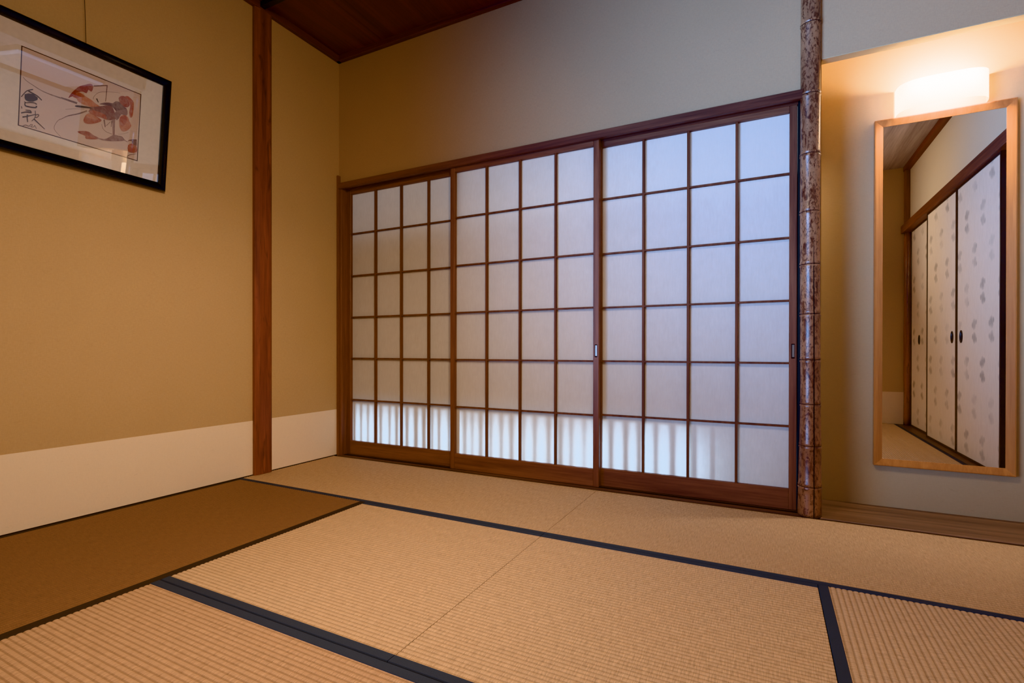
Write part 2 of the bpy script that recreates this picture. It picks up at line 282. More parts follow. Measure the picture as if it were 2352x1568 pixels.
 ('K',1,[-.1996,.1036,-.1982,.1051,-.1962,.1074,-.1940,.1095,-.1920,.1109,-.1901,.1111,-.1879,.1106,-.1858,.1099,-.1840,.1096,-.1826,.1099,-.1816,.1104,-.1808,.1112,-.1799,.1123,-.1791,.1140,-.1784,.1161,-.1777,.1179,-.1770,.1190,-.1757,.1196,-.1740,.1200,-.1727,.1199,-.1723,.1199,-.1730,.1186,-.1749,.1158,-.1768,.1129,-.1775,.1103,-.1756,.1100,-.1729,.1109,-.1700,.1122,-.1677,.1137,-.1664,.1158,-.1658,.1182,-.1656,.1196,-.1658,.1196,-.1647,.1181,-.1631,.1150,-.1617,.1116,-.1606,.1094,-.1595,.1104,-.1605,.1127,-.1620,.1161,-.1636,.1193,-.1650,.1212,-.1666,.1203,-.1671,.1183,-.1675,.1163,-.1683,.1150,-.1702,.1138,-.1730,.1125,-.1755,.1117,-.1763,.1115,-.1758,.1121,-.1741,.1148,-.1721,.1177,-.1710,.1202,-.1720,.1216,-.1738,.1217,-.1758,.1213,-.1775,.1204,-.1787,.1187,-.1795,.1165,-.1802,.1145,-.1809,.1132,-.1815,.1124,-.1820,.1119,-.1826,.1116,-.1836,.1114,-.1853,.1117,-.1874,.1123,-.1897,.1129,-.1921,.1126,-.1945,.1110,-.1969,.1087,-.1989,.1064,-.2003,.1049]),
]
# ------------------------------------------------------------------ palette
OCHRE = plaster('ochre_plaster', lin(196, 165, 128))
OCHRE_B = plaster('ochre_plaster_back', lin(190, 158, 124))
CREAM = plaster('cream_plaster', lin(194, 172, 138), .06)
WAINSCOT = plaster('wainscot_paper', lin(232, 210, 184), .05)
W_POST = wood('cedar_post', lin(84, 42, 31), lin(144, 84, 58), 'z', .42, .35, knots=True)
W_X = wood('cedar_x', lin(92, 56, 42), lin(144, 98, 72), 'x', .45, .35)
W_Z = wood('cedar_z', lin(90, 54, 40), lin(140, 94, 69), 'z', .45, .35)
W_XD = wood('cedar_dark_x', lin(80, 49, 38), lin(126, 84, 64), 'x', .42, .4)
W_SILL = wood('sill_wood', lin(70, 48, 40), lin(122, 92, 78), 'x', .38, .5)
W_BAR = wood('bar_wood', lin(82, 50, 34), lin(124, 80, 54), 'z', .55, .25)
W_BOARD = wood('alcove_board', lin(84, 63, 53), lin(142, 112, 94), 'x', .36, .5, .6)
W_CEIL = wood('ceiling_board', lin(66, 34, 30), lin(108, 56, 46), 'y', .5, .3, .45)
W_TRIM_X = wood('ceiling_trim_x', lin(66, 32, 26), lin(106, 54, 40), 'x', .5, .3)
W_TRIM_Y = wood('ceiling_trim_y', lin(72, 36, 28), lin(116, 60, 44), 'y', .5, .3)
W_BLACK = plain('black_stain', lin(18, 9, 6), .5)
W_MIRROR_X = wood('mirror_frame_wood', lin(160, 103, 59), lin(190, 131, 78), 'z', .3, .5, 1.4, .3)
GAP = plain('shadow_gap', lin(34, 16, 10), .8, .1)
HERI = None
def heri_mat():
    k = NT('indigo_cloth')
    w = k.noise(k.coord((700, 700, 20)), 1, 2, .5)
    c = k.mix(w, lin(48, 54, 66), lin(76, 86, 102))
    k.bsdf(c, .75, k.bump(w, .4, .0006), spec=.3)
    return k.m
HERI = heri_mat()
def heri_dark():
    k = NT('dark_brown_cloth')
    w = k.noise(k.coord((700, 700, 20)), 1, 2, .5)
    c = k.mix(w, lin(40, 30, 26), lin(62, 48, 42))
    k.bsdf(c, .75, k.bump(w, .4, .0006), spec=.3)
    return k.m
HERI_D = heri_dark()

# ------------------------------------------------------------------ room shell
H = 2.635           # ceiling
ZT = 2.60           # underside of the wall-plate trim
XR, YF = 3.78, -2.90
YT = -.045          # back edge of the mats

struct(bx('floor', GAP, -.1, 3.85, -3.0, .32, -.10, -.055))
wl = struct(bx('wall_left', OCHRE, -.12, 0, -3.0, .12, -.055, 2.75))
struct(bx('wainscot_paper', WAINSCOT, -.001, .0012, YF, -.02, 0, .3033, wl))
bx('base_strip', GAP, 0, .004, YF, -.02, -.01, .004, wl)

# wall with the sliding screens (the wall the camera looks at)
wb = MB()
wb.box(-.001, 2.713, 0, .08, 1.80, 2.75)
wb.box(2.713, XR, 0, .045, 1.92, 2.75)
struct(wb.build('wall_back', OCHRE_B))
# alcove: back and side walls, and its hidden ceiling
al = MB()
al.box(2.70, XR + .1, .29, .36, -.055, 2.75)
al.box(2.70, 2.752, .02, .30, -.055, 1.92)
al.box(2.70, 2.752, .045, .30, 1.92, 2.75)
al.box(2.752, 3.70, .0005, .0455, 1.9165, 1.9205)
struct(al.build('wall_alcove', CREAM))
# wall on the right with the patterned doors (seen in the mirror)
wr = MB()
wr.box(XR - .05, XR + .1, YF - .1, .36, 1.862, 2.75)
wr.box(XR + .06, XR + .1, YF - .1, .36, -.055, 1.87)
wr.box(3.70, XR + .1, .0, .36, -.055, 1.87)
struct(wr.build('wall_right', plaster('pale_plaster', lin(224, 210, 186), .05)))
# wall behind the camera, with a glazed opening at its left half
wf = MB()
WX0, WX1, WZ1 = .10, 1.75, 1.95
wf.box(-.12, WX0, YF - .1, YF, -.055, 2.75)
wf.box(WX1, XR + .1, YF - .1, YF, -.055, 2.75)
wf.box(WX0, WX1, YF - .1, YF, WZ1, 2.75)
wf.box(WX0, WX1, YF - .1, YF, -.055, 0)
wfo = struct(wf.build('wall_front', OCHRE))
struct(bx('wainscot_paper', WAINSCOT, WX1, XR - .02, YF, YF + .0012, 0, .3033, wfo))

# ceiling: boards run front to back with a batten across them
cb = MB()
for i in range(9):
    x0 = -.05 + i * .43
    cb.box(x0, x0 + .445, -3.0, .05, H + .002 * (i % 2), H + .014)
struct(cb.build('ceiling', W_CEIL))
struct(bx('ceiling_low', wood('low_ceiling', lin(140, 126, 122), lin(196, 180, 174), 'y', .5, .4, .6), 2.62, XR, YF, -.002, 2.42, 2.44))
struct(bx('trim_1', W_TRIM_Y, 0, .03, YF, 0, ZT, H + .01, bevel=.002))
struct(bx('trim_2', W_TRIM_X, .0, 2.62, -.03, 0, ZT, H + .01, bevel=.002))
struct(bx('trim_3', W_BLACK, .03, XR - .02, -.607, -.577, H - .03, H + .004, bevel=.002))
struct(bx('trim_4', W_BLACK, .03, 2.62, -1.09, -1.06, H - .03, H + .004, bevel=.002))
struct(bx('trim_5', W_TRIM_Y, XR - .095, XR - .045, YF, -.002, 2.38, 2.424, bevel=.002))
struct(bx('trim_6', W_TRIM_Y, 2.60, 2.625, YF, -.03, 2.42, H + .01))

# lintel, sill, jamb round the screens
ln = MB()
ln.box(.012, 2.69, -.022, -.002, 1.762, 1.80)
ln.box(.012, 2.69, -.002, .085, 1.775, 1.80)
ln.box(.012, 2.69, .036, .040, 1.764, 1.776)
struct(ln.build('lintel', W_XD, bevel=.001))
st = struct(bx('sill', W_SILL, 0, 2.70, -.0235, .10, -.055, .0))
for y0 in (.001, .036):
    bx('sill_groove', GAP, .034, 2.69, y0 + .003, y0 + .026, -.002, .0006, st)
struct(bx('trim_7', W_BLACK, 0, 3.644, -.0448, -.0235, -.05, -.007))
jm = MB()
jm.box(.0, .014, -.022, .06, -.01, 1.852)
jm.box(.014, .031, -.010, .10, -.01, 1.78)
struct(jm.build('jamb_left', W_Z, bevel=.001))
struct(bx('jamb_right', W_BLACK, 2.667, 2.712, .03, .10, -.01, 1.80))
struct(bx('alcove_floor_board', W_BOARD, 2.70, 3.70, -.0235, .292, -.055, .0, bevel=.002))

# wooden post set against the left wall
ps = MB()
prof = [(-.0, -.632), (.018, -.632), (.024, -.612), (.026, -.605), (.026, -.537), (.021, -.527), (0, -.527)]
ps.grid([[(x, y, z) for x, y in prof] for z in (0, .5, 1, 1.5, 2, 2.607)], caps=True)
po = ps.build('wooden_post', W_POST)
tag(po, 'square reddish-brown wooden post with dark knots on the left wall', 'post')

# ------------------------------------------------------------------ tatami
def mat_cover(x0, x1, y0, y1, axis, mat, parent, pitch=.0142, amp=.0020):
    b = MB()
    L0, L1 = (y0, y1) if axis == 'x' else (x0, x1)
    n = max(4, round((L1 - L0) / pitch))
    k = 6
    rowA, rowB = [], []
    for i in range(n * k + 1):
        t = i / (n * k)
        p = L0 + (L1 - L0) * t
        ph = (i % k) / k
        z = -amp + amp * math.sin(PI * ph) ** .7 if i % k else -amp
        rowA.append((x0, p, z) if axis == 'x' else (p, y0, z))
        rowB.append((x1, p, z) if axis == 'x' else (p, y1, z))
    for i in range(n * k):
        b.face([rowA[i], rowB[i], rowB[i + 1], rowA[i + 1]], 1 if i % k in (0, k - 1) else 0)
    # the sides of the mat below its woven face
    zb = -.05
    for (xa, ya, xb, yb) in ((x0, y0, x1, y0), (x1, y0, x1, y1), (x1, y1, x0, y1), (x0, y1, x0, y0)):
        b.face([(xa, ya, zb), (xb, yb, zb), (xb, yb, -amp), (xa, ya, -amp)])
    return b.build('woven_cover', [mat, GROOVE_SHADE[mat.name]], parent)

def border(x0, x1, y0, y1, parent, mat=None):
    b = MB()
    h, e = .0012, .0025
    zs = -.0015
    if (x1 - x0) > (y1 - y0):
        pr = [(y0, -.05), (y0 + .0005, zs), (y0 + e, h), (y1 - e, h), (y1, zs), (y1, -.01)]
        b.grid([[(x, y, z) for y, z in pr] for x in (x0, x1)], caps=True)
    else:
        pr = [(x0, -.05), (x0 + .0005, zs), (x0 + e, h), (x1 - e, h), (x1, zs), (x1, -.01)]
        b.grid([[(x, y, z) for x, z in pr] for y in (y0, y1)], caps=True)
    return b.build('cloth_border', mat or HERI, parent)

GROOVE_SHADE = {}
_rush = rush
def rush(name, col, axis):
    m = _rush(name, col, axis)
    GROOVE_SHADE[m.name] = _rush(name + '_groove', tuple(c * .78 for c in col[:3]) + (1,), axis)  # groove faces: darker hemp thread plus occlusion shade put into the colour
    return m
RUSH = lin(210, 178, 146)
RX = rush('rush_x', RUSH, 'x')
RX2 = rush('rush_x_back', lin(202, 170, 138), 'x')
RY = rush('rush_y_right', lin(208, 177, 148), 'y')
RD = rush('rush_y_sheen_dark', lin(140, 103, 74), 'y')  # darker, browner rush: the weave's viewing-angle shade is put into the colour
g = .0006
YA, YC, YE = -.722, -1.597, -2.30
XB, XS, XV, XE = .912, 1.795, 2.686, 3.642
GM = 'tatami mats covering the floor'
def tatami(label, x0, x1, y0, y1, axis, mat, borders):
    t = thing('tatami_mat', label, 'tatami mat', ((x0 + x1) / 2, (y0 + y1) / 2, -.05), GM)
    e = {q_[0]: .004 for q_ in borders}
    mat_cover(x0 + e.get('w', g), x1 - e.get('e', g), y0 + e.get('s', g), y1 - e.get('n', g), axis, mat, t)
    for s, w, m in borders:
        if s == 'n': border(x0 + g, x1 - g, y1 - w, y1 - .0006, t, m)
        if s == 's': border(x0 + g, x1 - g, y0 + .0006, y0 + w, t, m)
        if s == 'w': border(x0 + .0006, x0 + w, y0 + g, y1 - g, t, m)
        if s == 'e': border(x1 - w, x1 - .0006, y0 + g, y1 - g, t, m)
    return t
tatami('tatami mat in the corner along the paper screens, beside the wooden post', .004, XS, YA, YT, 'x', RX2, [('s', .026, HERI)])
tatami('tatami mat in front of the bamboo post and the alcove board', XS, XE, YA, YT, 'x', RX2, [('s', .026, HERI)])
tatami('half-size tatami mat in mid-floor adjoining the darkened mat', XB, XS, YC, YA, 'x', RX, [('n', .0265, HERI), ('s', .0295, HERI)])
tatami('half-size tatami mat in mid-floor adjoining the strongly ribbed mat', XS, XV, YC, YA, 'x', RX, [('n', .0265, HERI), ('s', .0295, HERI)])
tatami('strongly ribbed tatami mat in the right foreground corner', XV, XE, YF + .02, YA, 'y', RY, [('w', .029, HERI), ('e', .029, HERI)])
tatami('tatami mat along the left wall, darkened by its weave direction', .004, XB, YF + .02, YA, 'y', RD, [('w', .02, HERI_D), ('e', .034, HERI_D)])
tatami('tatami mat at the bottom edge of the photo, nearest the camera', XB, XV, YE, YC, 'x', rush('rush_x_front', lin(199, 163, 132), 'x'), [('n', .0295, HERI), ('s', .0295, HERI)])
tatami('tatami mat behind the camera by the glazed doors', XB, XV, YF + .02, YE, 'x', RX, [('n', .0295, HERI)])

# ------------------------------------------------------------------ shoji screens
def paper_mat():
    k = NT('shoji_paper')
    f = k.noise(k.coord((140, 140, 22)), 1, 4, .65)
    f2 = k.noise(k.coord((16, 16, 16)), 1, 3, .6)
    c = k.mix(k.math('ADD', k.math('MULTIPLY', f, .6), k.math('MULTIPLY', f2, .4)), lin(226, 218, 210), lin(248, 243, 237))
    d = k.n('ShaderNodeBsdfDiffuse')
    t = k.n('ShaderNodeBsdfTranslucent')
    k.link(c, d.inputs['Color'])
    k.link(c, t.inputs['Color'])
    mx = k.n('ShaderNodeMixShader')
    mx.inputs[0].default_value = .32
    k.link(d.outputs[0], mx.inputs[1])
    k.link(t.outputs[0], mx.inputs[2])
    k.link(mx.outputs[0], k.out.inputs['Surface'])
    return k.m
PAPER = paper_mat()
PULL = plain('pull_brass', lin(150, 140, 128), .35, .5, .6)
ZK = [1.4722, 1.1915, .9155, .6410, .3640]
ZTOP, ZBOT = 1.739, .090
def shoji(label, x0, x1, yf, mats, pull):
    sz, sx, sb = mats
    t = thing('shoji_screen', label, 'sliding screen', ((x0 + x1) / 2, yf + .015, .0), 'sliding paper screens')
    sw, th = .030, .030
    bx('stile', sz, x0, x0 + sw, yf, yf + th, .001, 1.772, t, .0015)
    bx('stile', sz, x1 - sw, x1, yf, yf + th, .001, 1.772, t, .0015)
    bx('top_rail', sx, x0 + sw, x1 - sw, yf + .001, yf + th - .001, ZTOP, 1.772, t, .0012)
    bx('bottom_rail', sx, x0 + sw, x1 - sw, yf + .001, yf + th - .001, .001, ZBOT, t, .0012)
    px0, px1 = x0 + sw, x1 - sw
    for i in (1, 2, 3):
        xc = px0 + (px1 - px0) * i / 4
        bx('upright_bar', sb, xc - .0055, xc + .0055, yf + .005, yf + .0215, ZBOT, ZTOP, t)
    for z in ZK:
        bx('cross_bar', sb, px0, px1, yf + .0062, yf + .0215, z - .0042, z + .0042, t)
    pp = MB()
    pp.face([(px0 - .004, yf + .022, ZBOT - .004), (px1 + .004, yf + .022, ZBOT - .004), (px1 + .004, yf + .022, ZTOP + .004), (px0 - .004, yf + .022, ZTOP + .004)])
    pp.build('paper', PAPER, t)
    if pull:
        xm = x1 - sw * .5
        q = MB()
        q.box(xm - .0065, xm + .0065, yf - .0008, yf + .002, .662, .726)
        fp = q.build('finger_pull', GAP, t)
        bx('pull_plate', PULL, xm - .0035, xm + .0055, yf - .0014, yf + .001, .668, .722, fp)
    return t
shoji('paper screen farthest from the bamboo post, against the left wall corner', .031, .937, .040, (W_Z, W_X, W_BAR), False)
shoji('middle paper screen, standing in front of its two neighbours', .886, 1.788, .004, (W_Z, W_X, W_BAR), True)
shoji('paper screen right beside the bamboo post', 1.760, 2.665, .040, (W_Z, W_X, W_BAR), True)

# ------------------------------------------------------------------ bamboo post
def bamboo_mat():
    k = NT('smoked_bamboo')
    v = k.coord((1, 1, 1))
    base = k.noise(k.coord((14, 14, 3)), 1, 4, .6)
    sp1 = k.noise(k.coord((46, 46, 20)), 1, 4, .65, 1.0)
    sp2 = k.noise(k.coord((120, 120, 60)), 1, 3, .6, .6)
    st = k.noise(k.coord((160, 160, 4)), 1, 2, .5)
    c = k.ramp(base, [(.3, lin(138, 96, 70)), (.55, lin(164, 120, 88)), (.72, lin(182, 138, 102))])
    c = k.mix(k.math('MULTIPLY', st, .35), c, lin(92, 50, 26))
    c = k.mix(k.math('MULTIPLY', k.ramp(sp1, [(.515, (0, 0, 0, 1)), (.60, (1, 1, 1, 1))]), .8), c, lin(84, 44, 28))
    c = k.mix(k.math('MULTIPLY', k.ramp(sp2, [(.54, (0, 0, 0, 1)), (.60, (1, 1, 1, 1))]), .7), c, lin(62, 26, 14))
    k.bsdf(c, .36, k.bump(sp2, .12, .001), spec=.45, coat=.25, coat_rough=.24)
    return k.m
BAMBOO = bamboo_mat()
nodes = [2.36, 2.072, 1.775, 1.524, 1.282, 1.060, .851, .658, .471, .296, .125]
cx, cy = 2.7115, .002
def rad(z):
    r = .0372
    if z < .5:
        r += (.5 - z) * .016
    return r
zs = [0.0, .012, .03, .06, .09]
for z in sorted(nodes):
    zs += [z - .012, z - .005, z - .0015, z + .0015, z + .004, z + .012]
zs += [.21, .38, .56, .75, .95, 1.11, 1.12, 1.18, 1.4, 1.65, 1.9, 2.2, 2.5, ZT + .03]
zs = sorted(set(zs))
NA = 72
bb = MB()
slit = math.atan2(-1, .30)
rows = []
for z in zs:
    r = rad(z)
    for nz in nodes:
        dz = z - nz
        if abs(dz + .005) < 1e-6: r += .0030
        if abs(dz + .0015) < 1e-6: r -= .0006
        if abs(dz - .0015) < 1e-6: r -= .0006
        if abs(dz - .004) < 1e-6: r += .0022
    off = .0016 * math.sin(z * 3.1)
    row = []
    for a in range(NA):
        an = slit + (a - .5) * 2 * PI / NA
        rr = r + (.0006 * math.sin(3 * an + z * 5))
        row.append((cx + off + rr * math.cos(an), cy + rr * math.sin(an), z))
    rows.append(row)
bb.grid(rows, closed_u=True, caps=True)
for a in range(len(zs) - 1):
    zm = (zs[a] + zs[a + 1]) / 2
    if any(abs(zm - nz) < .0012 for nz in nodes):
        for q_ in range(a * NA, (a + 1) * NA):
            bb.mi[q_] = 1
bp = thing('bamboo_post', 'mottled brown bamboo post with split front between screens and alcove', 'post', (cx, cy, 0))
bb.build('culm', [BAMBOO, plain('node_ring', lin(56, 24, 14), .5)], bp, smooth=True)
sl = MB()
rowsS = []
for z in zs:
    if z > 1.20: continue
    w = .0022 if z < 1.0 else .0022 * max(.1, (1.2 - z) / .2)
    off = .0016 * math.sin(z * 3.1)
    r = rad(z) + .0008
    for nz in nodes:
        if abs(z - nz) < .0055: r += .0018
    ca, sa = math.cos(slit), math.sin(slit)
    rowsS.append([(cx + off + r * ca - w * -sa, cy + r * sa - w * ca, z), (cx + off + (r + .0004) * ca, cy + (r + .0004) * sa, z), (cx + off + r * ca + w * -sa, cy + r * sa + w * ca, z)])
sl.grid(rowsS)
o = sl.build('relief_slit', W_BLACK, bp)
o['label'] = 'dark vertical split down the front'

# ------------------------------------------------------------------ framed picture (leans forward from its cord)
TH = .107
PW, PH = .6205, .506
fp = thing('framed_picture', 'black-framed ink painting of a red crayfish hanging on the left wall', 'picture', (.030, -1.41, 1.44), None, (0, TH, 0))
BLACK_LACQ = NT('black_lacquer')
BLACK_LACQ.bsdf(lin(6, 5, 6), .16, spec=.32)
BLACK_LACQ = BLACK_LACQ.m
def rect_frame(prof, u0, u1, v0, v1, fn):
    """prof: (inset, depth) pairs swept round the rectangle with mitred corners; fn(u, v, d) -> point"""
    b = MB()
    rows = []
    for (su, sv) in ((0, 0), (1, 0), (1, 1), (0, 1)):
        r = []
        for ins, d in prof:
            u = u0 + ins if su == 0 else u1 - ins
            v = v0 + ins if sv == 0 else v1 - ins
            r.append(fn(u, v, d))
        rows.append(r)
    b.grid([r for r in rows], closed_u=True, closed_v=True)
    return b
loc3 = lambda u, v, d: (d, u, v)
rect_frame([(0, -.022), (0, -.006), (.0015, -.0025), (.005, -.0005), (.010, 0), (.016, -.0004), (.023, -.0016), (.029, -.0036), (.0335, -.0065), (.034, -.012), (.030, -.022)], -PW / 2, PW / 2, 0, PH, loc3).build('frame', BLACK_LACQ, fp, local=True)
q = MB()
q.face([(-.012, -PW / 2 + .03, .03), (-.012, PW / 2 - .03, .03), (-.012, PW / 2 - .03, PH - .03), (-.012, -PW / 2 + .03, PH - .03)])
q.build('mount_board', plain('mount_board', lin(244, 230, 216), .85, .15), fp, local=True)
q = MB()
q.box(-.022, -.0205, -PW / 2 + .02, PW / 2 - .02, .02, PH - .02)
q.build('backing', plain('backing', lin(90, 60, 40), .9), fp, local=True)
AC = {'R1': lin(156, 70, 54), 'R2': lin(176, 92, 68), 'R3': lin(200, 128, 98), 'M1': lin(140, 92, 86), 'M2': lin(150, 114, 112), 'M3': lin(112, 78, 80), 'K': lin(88, 66, 56), 'L': lin(124, 94, 86), 'P': lin(228, 204, 192), 'B': lin(74, 44, 36)}
keys = list(AC)
amats = []
for kname in keys:
    k = NT('paint_' + kname)
    f = k.noise(k.coord((60, 60, 60)), 1, 4, .6, .8)
    f2 = k.noise(k.coord((16, 16, 16)), 1, 3, .6)
    c0 = AC[kname]
    if kname in ('P', 'B'):
        col = k.mix(f, c0, tuple(c * .96 for c in c0[:3]) + (1,))
    else:
        pl = AC['P']
        lt = tuple(c * .55 + p * .45 for c, p in zip(c0[:3], pl[:3])) + (1,)
        col = k.mix(k.ramp(k.math('ADD', k.math('MULTIPLY', f, .5), k.math('MULTIPLY', f2, .5)), [(.42, (0, 0, 0, 1)), (.68, (1, 1, 1, 1))]), c0, lt if kname not in ('K',) else c0)
    k.bsdf(col, .85, spec=.12)
    amats.append(k.m)
pt = MB()
u0, u1, v0, v1 = -.2118, .1899, .1035, .3945
D0 = -.0117
pt.face([(D0, u0, v0), (D0, u1, v0), (D0, u1, v1), (D0, u0, v1)], keys.index('P'))
dep = D0 + .0003
for c, s, fl in ART:
    pts = [(fl[i], fl[i + 1]) for i in range(0, len(fl), 2)]
    dep += .00004
    mi = keys.index(c)
    if s:
        n = len(pts) // 2
        for i in range(n - 1):
            qd = [pts[i], pts[i + 1], pts[2 * n - 2 - i], pts[2 * n - 1 - i]]
            pt.face([(dep, a, b) for a, b in qd], mi)
    else:
        v3 = [Vector((a, b, 0)) for a, b in pts]
        for tri in tessellate_polygon([v3]):
            pt.face([(dep, pts[i][0], pts[i][1]) for i in tri], mi)
lw = .0016
for a, b, c, d in ((u0 - lw, u1 + lw, v0 - lw, v0 + lw), (u0 - lw, u1 + lw, v1 - lw, v1 + lw), (u0 - lw, u0 + lw, v0, v1), (u1 - lw, u1 + lw, v0, v1)):
    pt.face([(D0 + .0002, a, c), (D0 + .0002, b, c), (D0 + .0002, b, d), (D0 + .0002, a, d)], keys.index('B'))
pt.build('painting', amats, fp, local=True)
def pane_mat(name='picture_glass', gloss=.9, ior=1.5):
    k = NT(name)
    lw = k.n('ShaderNodeLayerWeight')
    lw.inputs['Blend'].default_value = .5
    f0 = ((ior - 1) / (ior + 1)) ** 2
    fr = k.math('ADD', k.math('MULTIPLY', k.math('POWER', lw.outputs['Facing'], 5.0), 1 - f0), f0)
    tr = k.n('ShaderNodeBsdfTransparent')
    gl = k.n('ShaderNodeBsdfGlossy')
    gl.inputs['Roughness'].default_value = .0
    mx = k.n('ShaderNodeMixShader')
    k.link(fr, mx.inputs[0])
    k.link(tr.outputs[0], mx.inputs[1])
    k.link(gl.outputs[0], mx.inputs[2])
    k.link(mx.outputs[0], k.out.inputs['Surface'])
    return k.m
q = MB()
gz = -.005
q.face([(gz, -PW / 2 + .033, .033), (gz, PW / 2 - .033, .033), (gz, PW / 2 - .033, PH - .033), (gz, -PW / 2 + .033, PH - .033)])
q.build('glass_pane', pane_mat(ior=2.6), fp, local=True)
# hanging cord, plumb from the wall plate to the back of the frame (in the picture's own tilted space)
inv = Matrix.Rotation(-TH, 3, 'Y')
A_ = Vector((.068, 0, PH * math.cos(TH) - .012)); A_.x = math.sin(TH) * PH - .012
Bp = Vector((.012 - .03 + .03, 0, ZT - 1.44 + .004)); Bp.x = .0
cw = .0011
cc = MB()
rws = []
for P in (A_, Bp):
    P2 = inv @ P
    rws.append([(P2.x + cw * math.cos(t), P2.y - .017 + cw * math.sin(t), P2.z) for t in [k * PI / 3 for k in range(6)]])
cc.grid(rws, closed_u=True, caps=True)
cc.build('hanging_cord', plain('cord', lin(66, 40, 22), .8), fp, local=True)

# ------------------------------------------------------------------ mirror
MX0, MX1, MZ0, MZ1 = 2.975, 3.449, .186, 1.719
wm = thing('wall_mirror', 'tall mirror in an orange wood frame on the alcove wall', 'mirror', ((MX0 + MX1) / 2, .289, MZ0), None, (0, 0, 0))
mw, mh = (MX1 - MX0) / 2, MZ1 - MZ0
mfn = lambda u, v, d: (u, -d, v)
def mirror_wood():
    return W_MIRROR_X
rect_frame([(0, .001), (0, .0255), (.0015, .0275), (.005, .0275), (.031, .0200), (.032, .0185), (.032, .001)], -mw, mw, 0, mh, mfn).build('frame', W_MIRROR_X, wm, local=True)
k = NT('mirror_silver')
k.bsdf((.93, .93, .92, 1), .0, metal=1, spec=.5)
q = MB()
q.face([(-mw + .03, -.0190, .03), (mw - .03, -.0190, .03), (mw - .03, -.0190, mh - .03), (-mw + .03, -.0190, mh - .03)])
q.build('mirror_glass', k.m, wm, local=True)

# ------------------------------------------------------------------ alcove wall lamp
LX0, LX1, LZ0, LZ1 = 3.052, 3.358, 1.726, 1.842
lc = (LX0 + LX1) / 2
wlamp = thing('wall_lamp', 'glowing white curved wall lamp above the mirror', 'lamp', (lc, .289, LZ0))
def arc(scale, n=28):
    hw = (LX1 - LX0) / 2
    r = []
    for i in range(n + 1):
        t = PI * i / n
        cxx, s = math.cos(t), math.sin(t)
        e = .62
        r.append((-hw * scale * math.copysign(abs(cxx) ** e, cxx), -.10 * scale * s ** e))
    return r
k = NT('opal_shade')
d = k.n('ShaderNodeBsdfDiffuse'); d.inputs['Color'].default_value = (.75, .71, .64, 1)
t = k.n('ShaderNodeBsdfTranslucent'); t.inputs['Color'].default_value = (1, .97, .92, 1)
mx = k.n('ShaderNodeMixShader'); mx.inputs[0].default_value = .62
k.link(d.outputs[0], mx.inputs[1]); k.link(t.outputs[0], mx.inputs[2])
k.link(mx.outputs[0], k.out.inputs['Surface'])
sh = MB()
ao = arc(1.0)
sh.grid([[(lc + x, .288 + y, z) for x, y in ao] for z in (LZ0, LZ0 + .03, LZ1 - .03, LZ1)])
sho = sh.build('lamp_shade', k.m, wlamp, smooth=True)
bx('mounting_plate', plain('lamp_plate', lin(220, 214, 204), .5), lc - .05, lc + .05, .282, .291, LZ0 + .065, LZ1 - .03, wlamp, .002)
kb = NT('lamp_tube')
em = kb.n('ShaderNodeEmission')
em.inputs['Color'].default_value = (1, .85, .66, 1)
em.inputs['Strength'].default_value = LAMP_TUBE
kb.link(em.outputs[0], kb.out.inputs['Surface'])
tb = MB()
tz, ty, tr_ = LZ1 - .022, .224, .011
tb.grid([[(lc + x, ty + rr * math.cos(a), tz + rr * math.sin(a)) for a in [2 * PI * i / 14 for i in range(14)]] for x, rr in ((-.095, .004), (-.092, .009), (-.085, tr_), (.085, tr_), (.092, .009), (.095, .004))], closed_u=True, caps=True)
tb.build('lamp_bulb', kb.m, wlamp, smooth=True)

